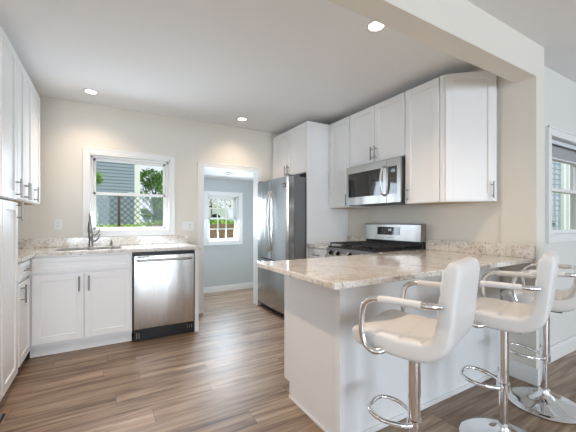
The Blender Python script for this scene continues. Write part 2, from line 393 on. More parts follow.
# ================================================================== hardware
def pull(parent, x, z, length=.135, vertical=True, y=-.021, name='handle'):
    b = bmn(); h = length/2; s = .030
    if vertical:
        tube(b, [(x, y-s, z-h), (x, y-s, z+h)], .0062, 10)
        for q in (-.32, .32): tube(b, [(x, y+.002, z+q*length), (x, y-s, z+q*length)], .0045, 8)
    else:
        tube(b, [(x-h, y-s, z), (x+h, y-s, z)], .0062, 10)
        for q in (-.32, .32): tube(b, [(x+q*length, y+.002, z), (x+q*length, y-s, z)], .0045, 8)
    o = obj(name, b, M['nickel'], parent, True, 40); o['label'] = 'brushed nickel bar handle'
    return o
def shaker(x0, x1, z0, z1, rail=.058, t=.020, flat=False):
    b = bmn(); g = .0015
    x0 += g; x1 -= g; z0 += g; z1 -= g
    if flat or (x1-x0) < .12 or (z1-z0) < .10:
        r = min(rail, (x1-x0)*.28, (z1-z0)*.28)
    else: r = rail
    box(b, x0+r-.004, x1-r+.004, -t+.010, -.0015, z0+r-.004, z1-r+.004)
    box(b, x0, x0+r, -t, -.0015, z0, z1, .0015); box(b, x1-r, x1, -t, -.0015, z0, z1, .0015)
    box(b, x0+r, x1-r, -t, -.0015, z0, z0+r, .0015); box(b, x0+r, x1-r, -t, -.0015, z1-r, z1, .0015)
    return b
def cabinet(name, label, cat, loc, rotz, w, d, z0, z1, doors=(), drawers=(), toe=0, group=None, under=False, hollow=False):
    """front faces local -Y at y=0; doors: (x0,x1,z0,z1,handle_x,handle_z) drawers: (x0,x1,z0,z1,handle or None)"""
    e = thing(name, label, cat, (loc[0], loc[1], 0 if toe else z0), rotz, group)
    o = 0 if toe else -z0
    b = bmn()
    if hollow:
        box(b, 0, .018, 0, d, z0+toe+o, z1+o); box(b, w-.018, w, 0, d, z0+toe+o, z1+o); box(b, .018, w-.018, 0, d, z0+toe+o, z0+toe+o+.018)
        box(b, .018, w-.018, d-.012, d, z0+toe+o+.018, z1+o); box(b, .018, w-.018, 0, .018, z0+toe+o+.018, z1+o)
    else: box(b, 0, w, 0, d, z0+toe+o, z1+o, .001)
    obj('body', b, M['cab'], e)
    if toe:
        b = bmn(); box(b, 0, w, .055, .07, 0, toe); obj('toe_kick', b, M['cab'], e)
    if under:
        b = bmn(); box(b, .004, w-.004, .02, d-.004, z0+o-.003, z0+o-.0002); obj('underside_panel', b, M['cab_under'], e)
    for (a, c_, p, q, hx, hz) in doors:
        dd = obj('door', shaker(a, c_, p+o, q+o), M['cab'], e)
        if hx is not None: pull(dd, hx, hz+o)
    for (a, c_, p, q, hd) in drawers:
        dd = obj('drawer' if hd else 'false_drawer_front', shaker(a, c_, p+o, q+o, rail=.04), M['cab'], e)
        if hd: pull(dd, hd[0], hd[1]+o, hd[2], False)
    return e

UZ0, UZ1 = 1.345, 2.388
R90 = PI/2
# ---- left run (fronts face +X; local x runs to +Y)
XL = -.585   # carcass front, doors add 20 mm
cabinet('pantry_cabinet', 'narrow white full-depth lower pantry cabinet at left edge, single tall shaker door', 'cabinet', (XL, 2.556, 0), R90, .420, .595, 0, 1.325,
        doors=[(.004, .392, .085, 1.32, .362, 1.255)], toe=.075)
cabinet('wall_cabinet', 'white upper cabinet directly above the pantry at the left edge, one tall door', 'cabinet', (XL, 2.545, 0), R90, .376, .595, 1.335, UZ1,
        doors=[(.003, .373, 1.338, UZ1-.003, .340, 1.42)], group='upper cabinets on the left wall')
cabinet('wall_cabinet', 'white two-door upper cabinet on the left wall between pantry and corner', 'cabinet', (XL, 2.923, 0), R90, .526, .595, UZ0, UZ1,
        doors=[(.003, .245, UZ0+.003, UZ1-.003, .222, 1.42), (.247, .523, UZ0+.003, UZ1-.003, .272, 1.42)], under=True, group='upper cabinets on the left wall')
cabinet('wall_cabinet', 'white single-door upper cabinet on the left wall nearest the kitchen window', 'cabinet', (XL, 3.451, 0), R90, .364, .595, UZ0, UZ1,
        doors=[(.003, .361, UZ0+.003, UZ1-.003, .062, 1.42)], under=True, group='upper cabinets on the left wall')
cabinet('base_cabinet', 'narrow white base cabinet with one drawer over a door, beside the pantry', 'cabinet', (XL, 2.978, 0), R90, .400, .595, 0, .882,
        doors=[(.018, .390, .10, .715, .045, .64)], drawers=[(.018, .390, .735, .868, (.21, .80, .13))], toe=.10)
cabinet('side_cabinet', 'sliver of white cabinet left of the pantry at the extreme left edge', 'cabinet', (XL, 1.95, 0), R90, .60, .595, 0, 1.325,
        doors=[(.004, .596, .085, 1.32, .05, 1.0)], toe=.075)
# ---- sink base
cabinet('sink_base_cabinet', 'white double-door shaker base cabinet under the window sink', 'cabinet', (-.584, 3.402, 0), 0, .790, .63, 0, .882,
        doors=[(.022, .397, .125, .722, .397-.035, .625), (.400, .786, .125, .722, .400+.035, .625)],
        drawers=[(.022, .786, .738, .868, None)], toe=.10, hollow=True)
e = thing('end_panel', 'narrow white upright panel between dishwasher and doorway', 'cabinet panel', (.808, 3.395, 0))
obj('panel', box(bmn(), 0, .042, 0, .60, 0, .882, .001), M['cab'], e)
# ---- dishwasher
dw = thing('dishwasher', 'stainless steel dishwasher with bar handle under the left counter', 'dishwasher', (.2085, 3.385, 0))
obj('body', box(bmn(), .002, .596, .03, .60, .10, .875), M['dark_plastic'], dw)
dd = obj('door', box(bmn(), .012, .586, -.012, .03, .125, .845, .006, 2), M['steel_v'], dw, True, 30)
b = bmn(); tube(b, smooth_path([(.045, -.012, .800), (.047, -.036, .800), (.09, -.046, .800), (.30, -.054, .800), (.51, -.046, .800), (.553, -.036, .800), (.555, -.012, .800)], 6), .0115, 12)
hh = obj('handle', b, M['steel_h'], dd, True); hh['label'] = 'slim bowed steel handle'
b = bmn(); box(b, .048, .15, -.0135, -.0115, .826, .838); q = obj('control_label', b, M['black_glass'], dd); q['label'] = 'small black control strip'
q = obj('top_edge', box(bmn(), .008, .590, -.006, .03, .849, .862, .002), M['black'], dw); q['label'] = 'black strip above the door'
tk = obj('toe_panel', box(bmn(), .012, .586, .012, .03, .005, .118, .003), M['black'], dw); tk['label'] = 'black toe panel'
for (xx, q0, q1) in ((.035, .03, .085), (.055, .03, .085), (.52, .055, .09), (.54, .055, .09), (.56, .055, .09)):
    obj('vent_slot', box(bmn(), xx, xx+.006, .006, .0119, q0, q1), M['nickel'], tk)

# ================================================================== counters
def slab(name, polys, z0=.884, z1=.914): 
    b = bmn()
    for p in polys: prism(b, p, z0, z1, .004)
    return b
ct = thing('countertop', 'L-shaped speckled stone countertop under the kitchen window', 'countertop', (.1, 3.7, .884))
ct_off = Vector((.1, 3.7, .884))
def loc_mesh(bm, off):
    for v in bm.verts: v.co -= off
    return bm
b = bmn()
x0, x1, y0, y1 = -.43, .12, 3.50, 3.87    # sink cut-out
prism(b, [(-1.185, 2.98), (-.545, 2.98), (-.545, 3.372), (-.43, 3.372), (-.43, 4.036), (-1.185, 4.036)], .884, .914)
box(b, x0, x1, 3.372, y0, .884, .914); box(b, x0, x1, y1, 4.036, .884, .914)
box(b, x1, .868, 3.372, 4.036, .884, .914)
obj('slab', loc_mesh(b, ct_off), M['stone'], ct)
b = bmn(); box(b, -1.165, .885, 4.016, 4.036, .9145, 1.012, .002); box(b, -1.185, -1.165, 2.98, 4.036, .9145, 1.012, .002)
obj('backsplash', loc_mesh(b, ct_off), M['stone'], ct)
# sink
b = bmn(); 
for (a, c_, p, q) in ((x0, x0+.012, y0, y1), (x1-.012, x1, y0, y1), (x0, x1, y0, y0+.012), (x0, x1, y1-.012, y1)): box(b, a-.006, c_+.006, p-.006, q+.006, .70, .882)
box(b, x0, x1, y0, y1, .695, .706)
tsk = thing('sink', 'undermount stainless sink bowl set into the counter below the window', 'sink', (-.155, 3.68, .695))
off = Vector((-.155, 3.68, .695)); obj('basin', loc_mesh(b, off), M['steel_sink'], tsk)
b = bmn(); lathe(b, [(.0, .0125), (.03, .0125), (.042, .016), (.042, .011)], 20); obj('drain', b, M['nickel'], tsk, True, 40)
# faucet
fx, fy = -.157, 3.93
fc = thing('faucet', 'brushed nickel pull-down kitchen faucet with side lever beside the window', 'faucet', (fx, fy, .9145))
b = bmn(); lathe(b, [(.027, 0), (.027, .006), (.021, .012), (.019, .05), (.019, .085), (.024, .10), (.024, .155), (.016, .175), (.0135, .20)], 24); obj('faucet_body', b, M['nickel'], fc, True, 40)
b = bmn(); tube(b, smooth_path([(0, 0, .19), (0, 0, .28), (0, -.018, .330), (0, -.062, .355), (0, -.106, .330), (0, -.124, .28), (0, -.126, .25)], 8), .0115, 14); obj('spout', b, M['nickel'], fc, True)
b = bmn(); lathe(b, [(.012, .02), (.018, .0), (.021, -.05), (.023, -.09), (.019, -.096)], 20, (0, -.127, .255)); obj('spray_head', b, M['nickel'], fc, True, 40)
b = bmn(); pts = smooth_path([(.018, 0, .055), (.045, -.005, .062), (.068, -.01, .09), (.085, -.012, .135)], 8)
tube(b, pts, .008, 10, rs=[.011-.005*i/(len(pts)-1) for i in range(len(pts))]); tube(b, smooth_path([(.018, 0, .12), (.05, -.004, .13), (.072, -.008, .155), (.084, -.01, .19)], 8), .0075, 10); obj('lever', b, M['nickel'], fc, True)
sp = thing('soap_dispenser', 'short nickel soap dispenser on the counter right of the faucet', 'soap dispenser', (.035, 3.935, .9145))
b = bmn(); lathe(b, [(.019, 0), (.019, .004), (.012, .008), (.012, .045), (.008, .05)], 18); obj('dispenser_body', b, M['nickel'], sp, True, 40)
b = bmn(); tube(b, [(0, 0, .048), (0, 0, .066)], .006, 10); tube(b, [(0, .008, .066), (0, -.05, .064)], .006, 10); obj('nozzle', b, M['nickel'], sp, True, 40)
# outlets on the window wall
def outlet(label, x, z, gang, switches=False):
    e = thing('switch_plate' if switches else 'wall_outlet', label, 'light switch' if switches else 'outlet', (x, YB-.0005, z))
    w = .036*gang if gang > 1 else .036
    b = bmn(); box(b, -w, w, -.006, 0, -.058, .058, .002); obj('cover_plate', b, M['white_plastic'], e)
    for k in range(gang):
        cx = (k-(gang-1)/2)*.046
        if switches and k == 0 or (switches and gang > 1 and k != gang-1): 
            b = bmn(); box(b, cx-.007, cx+.007, -.016, -.006, -.012, .012, .002); obj('toggle', b, M['white_plastic'], e)
        else:
            b = bmn(); box(b, cx-.016, cx+.016, -.0085, -.006, -.034, .034, .003); r = obj('receptacle', b, M['white_plastic'], e)
            for zz in (-.018, .018):
                for xx in (-.006, .006):
                    b = bmn(); box(b, cx+xx-.0013, cx+xx+.0013, -.0092, -.0084, zz-.005, zz+.005)
                    s_ = obj('slot', b, M['slot'], r); s_['label'] = 'dark socket slot'
    return e
outlet('white single outlet on the wall left of the window', -.452, 1.15, 1)
outlet('white double plate of toggle and socket between window and doorway', .878, 1.125, 2, True)

# ================================================================== fridge wall
XF = 2.06
RN = -PI/2       # local -Y faces world -X, local x runs to world -Y
cabinet('fridge_top_cabinet', 'deep white two-door cabinet above the refrigerator', 'cabinet', (XF+.02, 4.032, 0), RN, .902, .62, 1.775, UZ1,
        doors=[(.020, .455, 1.779, UZ1-.003, .425, 1.85), (.459, .900, 1.779, UZ1-.003, .49, 1.85)])
e = thing('fridge_side_panel', 'tall white panel enclosing the right side of the refrigerator', 'cabinet panel', (XF, 3.108, 0))
obj('panel', box(bmn(), 0, .638, 0, .020, 0, UZ1, .001), M['cab'], e)
# refrigerator
FR = thing('refrigerator', 'stainless steel french-door refrigerator beside the doorway', 'refrigerator', (1.90, 4.010, 0), RN)
FW = .868   # local x 0..FW
obj('cabinet_shell', box(bmn(), .004, FW-.004, .002, .72, .03, 1.715, .004), M['fridge_side'], FR)
def bowed(xa, xb, za, zb, yf=-.097, bow=.013, depth=.07):
    """door skin bowed in plan across the whole fridge width"""
    t = bmesh.new(); n = 14; A = []; 
    for i in range(n+1):
        x = xa+(xb-xa)*i/n
        y = yf+bow*((x-FW/2)/(FW/2))**2
        ed = min(x-xa, xb-x)
        if ed < .004: y += .008
        A.append((x, y))
    lo = [t.verts.new((x, y, za)) for x, y in A]; hi = [t.verts.new((x, y, zb)) for x, y in A]
    lo2 = [t.verts.new((A[0][0], -.004, za)), t.verts.new((A[-1][0], -.004, za))]; hi2 = [t.verts.new((A[0][0], -.004, zb)), t.verts.new((A[-1][0], -.004, zb))]
    for i in range(n): t.faces.new((lo[i], lo[i+1], hi[i+1], hi[i]))
    t.faces.new(lo+[lo2[1], lo2[0]]); t.faces.new(hi+[hi2[1], hi2[0]])
    t.faces.new((lo[0], hi[0], hi2[0], lo2[0])); t.faces.new((lo[-1], hi[-1], hi2[1], lo2[1])); t.faces.new((lo2[0], lo2[1], hi2[1], hi2[0]))
    return t
g = .003
for (xa, xb) in ((0, FW/2-g), (FW/2+g, FW)):
    dr = obj('door', bowed(xa, xb, .70, 1.715), M['steel_fridge'], FR, True, 30)
    hx = (FW/2-.032) if xa == 0 else (FW/2+.032)
    b = bmn(); tube(b, smooth_path([(hx, -.078, .80), (hx, -.105, .815), (hx, -.130, .90), (hx, -.147, 1.13), (hx, -.147, 1.24), (hx, -.130, 1.47), (hx, -.105, 1.555), (hx, -.078, 1.57)], 8), .012, 12)
    obj('handle', b, M['steel_v'], dr, True)['label'] = 'curved vertical bar handle'
    if xa > 0:
        b = bmn(); box(b, .75, .812, -.0935, -.086, 1.59, 1.64, .001); lb = obj('badge', b, M['black_glass'], dr); lb['label'] = 'small dark square badge'
        b = bmn()
        for (u0, u1, w0, w1) in ((.758, .762, 1.602, 1.628), (.762, .776, 1.602, 1.607), (.782, .786, 1.602, 1.628), (.786, .802, 1.602, 1.607), (.786, .802, 1.623, 1.628), (.798, .802, 1.607, 1.616)): box(b, u0, u1, -.0942, -.0936, w0, w1)
        obj('badge_mark', b, M['white_plastic'], lb)
dr = obj('freezer_drawer', bowed(0, FW, .085, .690), M['steel_fridge'], FR, True, 30)
b = bmn(); tube(b, smooth_path([(.07, -.06, .63), (.075, -.11, .63), (.14, -.125, .63), (FW/2, -.135, .63), (FW-.14, -.125, .63), (FW-.075, -.11, .63), (FW-.07, -.06, .63)], 8), .012, 12)
obj('handle', b, M['steel_h'], dr, True)['label'] = 'horizontal freezer bar handle'
obj('kick_grille', box(bmn(), .02, FW-.02, -.03, .0, .012, .078, .003), M['black'], FR)['label'] = 'black kick grille'
b = bmn(); box(b, .02, .09, -.07, .10, 1.7155, 1.737, .003); obj('hinge_cover', b, M['fridge_side'], FR)
b = bmn(); box(b, FW-.09, FW-.02, -.07, .10, 1.7155, 1.737, .003); obj('hinge_cover', b, M['fridge_side'], FR)
for xx in (.05, FW-.08):
    for yy in (.03, .62): obj('foot', box(bmn(), xx, xx+.03, yy, yy+.03, 0, .03), M['black'], FR)

# ================================================================== stove wall uppers
XD = 2.40   # carcass front (door face 2.38)
G = 'upper cabinets on the stove wall'
cabinet('wall_cabinet', 'white single-door upper cabinet between refrigerator panel and microwave', 'cabinet', (XD, 3.106, 0), RN, .386, .295, UZ0, UZ1,
        doors=[(.003, .383, UZ0+.003, UZ1-.003, .352, 1.43)], group=G, under=True)
cabinet('wall_cabinet', 'short white two-door upper cabinet directly above the microwave', 'cabinet', (XD, 2.718, 0), RN, .758, .295, 1.792, UZ1,
        doors=[(.003, .378, 1.795, UZ1-.003, .352, 1.885), (.381, .755, 1.795, UZ1-.003, .408, 1.885)], group=G)
cabinet('wall_cabinet', 'white single-door upper cabinet right of the microwave', 'cabinet', (XD, 1.958, 0), RN, .345, .295, UZ0, UZ1,
        doors=[(.003, .342, UZ0+.003, UZ1-.003, .035, 1.43)], group=G, under=True)
# angled end cabinet
ac = thing('angled_wall_cabinet', 'white angled end upper cabinet with one door at the end of the stove wall', 'cabinet', (XD, 1.611, UZ0))
b = bmn(); prism(b, [(0, 0), (.296, 0), (.296, -.290), (.275, -.290), (-.012, -.030), (-.012, -.001)], 0, UZ1-UZ0)
obj('body', b, M['cab'], ac)
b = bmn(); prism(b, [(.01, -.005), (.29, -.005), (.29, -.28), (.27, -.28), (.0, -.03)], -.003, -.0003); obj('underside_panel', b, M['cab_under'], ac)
L = math.hypot(.287, .26); ang = math.atan2(-.26, .287)
dm = shaker(.012, L-.004, .003, UZ1-UZ0-.003)
Mt = Matrix.Translation((-.012, -.030, 0)) @ Matrix.Rotation(ang, 4, 'Z')
bmesh.ops.transform(dm, matrix=Mt, verts=dm.verts); dd = obj('door', dm, M['cab'], ac)
b = bmn(); hx = L-.035
tube(b, [(hx, -.051, .02), (hx, -.051, .155)], .0062, 10)
for q in (.045, .13): tube(b, [(hx, -.019, q), (hx, -.051, q)], .0045, 8)
bmesh.ops.transform(b, matrix=Mt, verts=b.verts); obj('handle', b, M['nickel'], dd, True, 40)['label'] = 'brushed nickel bar handle'

# ================================================================== microwave
MW = thing('microwave', 'stainless over-range microwave mounted between the upper cabinets', 'microwave', (2.350, 2.716, 1.362), RN)
mw_w, mw_h = .754, .424
obj('casing', box(bmn(), 0, mw_w, .0, .355, 0.012, mw_h, .002), M['dark_plastic'], MW)
fr = bmn(); t = -.022
dx = .585
for (a, c_, p, q) in ((0, dx, .345, mw_h-.004), (0, dx, .0, .085), (0, .035, .085, .345), (dx-.05, dx, .085, .345)): box(fr, a+.001, c_-.001, t, -.001, p, q, .0015)
dr = obj('door', fr, M['steel_h'], MW)
q = obj('door_window', box(bmn(), .034, dx-.049, t+.004, -.002, .084, .346), M['black_glass'], dr); q['label'] = 'dark glass door window'
fr = bmn()
for (a, c_, p, q) in ((dx, mw_w, .345, mw_h-.004), (dx, mw_w, .0, .085), (dx, dx+.02, .085, .345), (mw_w-.045, mw_w, .085, .345)): box(fr, a+.001, c_-.001, t, -.001, p, q, .0015)
cp = obj('control_panel', fr, M['steel_h'], MW)
kp = obj('keypad', box(bmn(), dx+.019, mw_w-.044, t+.003, -.002, .084, .346), M['black_glass'], cp); kp['label'] = 'black glass keypad'
b = bmn()
def seg7(bm, ch, x, z, w, h, y0, y1, th):
    S7 = {'0': 'abcdef', '1': 'bc', '2': 'abged', '3': 'abgcd', '4': 'fgbc', '5': 'afgcd', '6': 'afgedc', '7': 'abc', '8': 'abcdefg', '9': 'abcdfg'}[ch]
    R = {'a': (x, x+w, z+h-th, z+h), 'g': (x, x+w, z+h/2-th/2, z+h/2+th/2), 'd': (x, x+w, z, z+th), 'f': (x, x+th, z+h/2, z+h), 'e': (x, x+th, z, z+h/2), 'b': (x+w-th, x+w, z+h/2, z+h), 'c': (x+w-th, x+w, z, z+h/2)}
    for k in S7: box(bm, R[k][0], R[k][1], y0, y1, R[k][2], R[k][3])
for i, ch in enumerate('120'): seg7(b, ch, dx+.045+i*.020, .290, .012, .026, t+.0022, t+.003, .003)
obj('clock_display', b, M['display'], kp)
for r in range(5):
    for c_ in range(3): b = bmn(); box(b, dx+.040+c_*.022, dx+.050+c_*.022, t+.0024, t+.003, .11+r*.03, .114+r*.03); obj('key_mark', b, M['fridge_side'], kp)
b = bmn(); hx = dx-.022
tube(b, smooth_path([(hx, t, .075), (hx, t-.030, .085), (hx, t-.050, .15), (hx, t-.056, .215), (hx, t-.050, .28), (hx, t-.030, .345), (hx, t, .355)], 7), .011, 12)
obj('handle', b, M['steel_v'], dr, True)['label'] = 'bowed vertical steel handle'
b = bmn(); box(b, .02, mw_w-.02, -.005, .30, -.004, .012, .003); obj('vent_grille', b, M['dark_plastic'], MW)
b = bmn(); box(b, .015, .20, .02, .05, -.006, -.003); obj('task_light_lens', b, M['white_plastic'], MW)

# ================================================================== range
RG = thing('gas_range', 'stainless gas range with black grates between the counters', 'stove', (2.055, 2.719, 0), RN)
rw = .758
obj('body', box(bmn(), .001, rw-.001, 0, .635, .10, .905, .002), M['fridge_side'], RG)
obj('kick_panel', box(bmn(), .01, rw-.01, .05, .06, 0, .10), M['black'], RG)
obj('storage_drawer', box(bmn(), .004, rw-.004, -.025, -.001, .11, .265, .004), M['steel_h'], RG)
od = obj('oven_door', box(bmn(), .004, rw-.004, -.035, -.001, .275, .775, .005), M['steel_h'], RG)
obj('oven_window', box(bmn(), .12, rw-.12, -.037, -.034, .38, .65, .0), M['black_glass'], od)
b = bmn(); tube(b, [(.06, -.036, .735), (.06, -.075, .735)], .009); tube(b, [(rw-.06, -.036, .735), (rw-.06, -.075, .735)], .009); tube(b, [(.03, -.078, .735), (rw-.03, -.078, .735)], .013, 14)
obj('handle', b, M['steel_h'], od, True, 40)
# sloped knob panel
b = bmn(); t_ = bmesh.new()
prof = [(-.03, .785), (-.035, .80), (.035, .905), (.06, .905), (.06, .785)]
va = [t_.verts.new((.003, y, z)) for y, z in prof]; vb = [t_.verts.new((rw-.003, y, z)) for y, z in prof]
t_.faces.new(va); t_.faces.new(vb[::-1])
for i in range(5): t_.faces.new((va[i], va[(i+1) % 5], vb[(i+1) % 5], vb[i]))
join(b, t_); kpnl = obj('knob_panel', b, M['steel_h'], RG)
nrm = Vector((0, -.105, .07)).normalized()
for kx in (.075, .195, .38, .565, .685):
    c0 = Vector((kx, 0, .852)); b = bmn(); tube(b, [c0+nrm*.0, c0+nrm*.008], .024, 18); tube(b, [c0+nrm*.008, c0+nrm*.034], .018, 18)
    k_ = obj('knob', b, M['black'], kpnl, True, 40)
    b = bmn(); tube(b, [c0+nrm*.034, c0+nrm*.037], .0165, 18); obj('knob_cap', b, M['steel_h'], k_, True, 40)
ckt = obj('cooktop', box(bmn(), .0, rw, .02, .60, .9055, .922, .003), M['black'], RG)
for (bx, by, br_) in ((.15, .15, .045), (.15, .43, .035), (.38, .29, .05), (.61, .15, .045), (.61, .43, .035)):
    b = bmn(); lathe(b, [(br_+.012, 0), (br_+.012, .005), (br_, .008), (br_, .014), (br_-.006, .018), (0, .018)], 24, (bx, by, .922)); obj('burner', b, M['castiron'], ckt, True, 40)
for gi in range(3):
    gx0 = .012+gi*.246; gx1 = gx0+.242; b = bmn()
    z0_, z1_ = .945, .957; w = .010
    for xx in (gx0, gx1-w, (gx0+gx1)/2-w/2): box(b, xx, xx+w, .04, .58, z0_, z1_, .002)
    for yy in (.04, .145, .225, .305, .385, .465, .57): box(b, gx0, gx1, yy, yy+w, z0_, z1_, .002)
    for xx in (gx0, gx1-w):
        for yy in (.04, .30, .57): box(b, xx, xx+w, yy, yy+w, .922, z0_)
    obj('grate', b, M['castiron'], RG)
bg = obj('backguard', box(bmn(), .0, rw, .575, .634, .905, .985, .003), M['black'], RG)
b = bmn(); t_ = bmesh.new(); prof = [(.548, .985), (.560, 1.150), (.568, 1.158), (.634, 1.158), (.634, .985)]
va = [t_.verts.new((.0, y, z)) for y, z in prof]; vb = [t_.verts.new((rw, y, z)) for y, z in prof]
t_.faces.new(va); t_.faces.new(vb[::-1])
for i in range(5): t_.faces.new((va[i], va[(i+1) % 5], vb[(i+1) % 5], vb[i]))
join(b, t_); cpn = obj('control_console', b, M['steel_h'], RG)
Mt = Matrix.Translation((0, .548, .985)) @ Matrix.Rotation(math.radians(-4.2), 4, 'X')
b = bmn(); box(b, .20, .51, -.003, .002, .055, .140, .002); bmesh.ops.transform(b, matrix=Mt, verts=b.verts); ds = obj('display_panel', b, M['black_glass'], cpn)
b = bmn()
for i, ch in enumerate('120'): seg7(b, ch, .352+i*.018, .098, .010, .022, -.0038, -.0031, .003)
bmesh.ops.transform(b, matrix=Mt, verts=b.verts); obj('clock_display', b, M['display'], ds)
for xx in (.215, .245, .275, .305, .43, .46, .49):
    for zz in (.070, .092, .115):
        b = bmn(); box(b, xx, xx+.010, -.0038, -.0031, zz, zz+.004); bmesh.ops.transform(b, matrix=Mt, verts=b.verts); obj('key_mark', b, M['fridge_side'], ds)
b = bmn(); box(b, .355, .405, -.001, .001, .022, .030); bmesh.ops.transform(b, matrix=Mt, verts=b.verts); obj('badge', b, M['fridge_side'], cpn)

# base cabinet + counter left of the range
cabinet('base_cabinet', 'narrow white base cabinet with a drawer between refrigerator and range', 'cabinet', (2.090, 3.106, 0), RN, .385, .605, 0, .882,
        doors=[(.003, .382, .10, .715, .05, .63)], drawers=[(.003, .382, .735, .868, (.19, .80, .13))], toe=.10)
e = thing('countertop', 'short speckled stone countertop between refrigerator panel and range', 'countertop', (2.05, 2.722, .884))
obj('slab', box(bmn(), 0, .648, 0, .384, 0, .030, .003), M['stone'], e)
obj('backsplash', box(bmn(), .628, .648, 0, .384, .0305, .115, .002), M['stone'], e)

# ================================================================== peninsula
PN = thing('peninsula_cabinet', 'white panelled peninsula base below the bar counter', 'cabinet', (1.06, 1.285, 0))
o_ = Vector((1.06, 1.285, 0))
b = bmn(); box(b, 1.0805, 2.663, 1.3055, 1.80, 0, .882); obj('body', loc_mesh(b, o_), M['cab'], PN)
b = bmn()
t_ = bmesh.new(); prof = [(1.285, 0), (1.815, 0), (1.815, .105), (1.885, .105), (1.885, .883), (1.285, .883)]
va = [t_.verts.new((1.06, y, z)) for y, z in prof]; vb = [t_.verts.new((1.080, y, z)) for y, z in prof]
t_.faces.new(va); t_.faces.new(vb[::-1])
for i in range(6): t_.faces.new((va[i], va[(i+1) % 6], vb[(i+1) % 6], vb[i]))
join(b, t_); obj('end_panel', loc_mesh(b, o_), M['cab_panel'], PN)
b = bmn(); box(b, 1.0805, 2.667, 1.285, 1.305, 0, .883); obj('back_panel', loc_mesh(b, o_), M['cab_panel'], PN)
b = bmn(); prism(b, [(1.052, 1.277), (1.094, 1.277), (1.094, 1.2845), (1.0595, 1.2845), (1.0595, 1.315), (1.052, 1.315)], 0, .882); obj('corner_trim', loc_mesh(b, o_), M['cab'], PN)
b = bmn(); box(b, 1.0525, 1.0595, 1.315, 1.813, 0, .018, .002); box(b, 1.094, 2.665, 1.271, 1.2845, 0, .028, .002); obj('shoe_moulding', loc_mesh(b, o_), M['cab'], PN)
for k in range(3):
    a = 1.10+k*.325
    b = bmn(); box(b, a, a+.32, 1.801, 1.845, .11, .715, .002); box(b, a, a+.32, 1.801, 1.845, .735, .87, .002); obj('door', loc_mesh(b, o_), M['cab'], PN)
cabinet('base_cabinet', 'white base cabinet tucked in the corner right of the range', 'cabinet', (2.090, 1.957, 0), RN, .154, .605, 0, .882, toe=.10)
PC = thing('countertop', 'large speckled stone bar countertop on the peninsula', 'countertop', (1.7, 1.5, .884)); o_ = Vector((1.7, 1.5, .884))
b = bmn(); prism(b, [(.853, 1.072), (2.681, 1.072), (2.681, 1.289), (2.698, 1.289), (2.698, 1.958), (2.05, 1.958), (2.05, 1.895), (.853, 1.895)], .8835, .914, .005)
obj('slab', loc_mesh(b, o_), M['stone'], PC)
b = bmn(); box(b, 2.678, 2.698, 1.310, 1.958, .9145, 1.012, .002); box(b, 2.662, 2.682, 1.060, 1.309, .9145, 1.016, .002); obj('backsplash', loc_mesh(b, o_), M['stone'], PC)

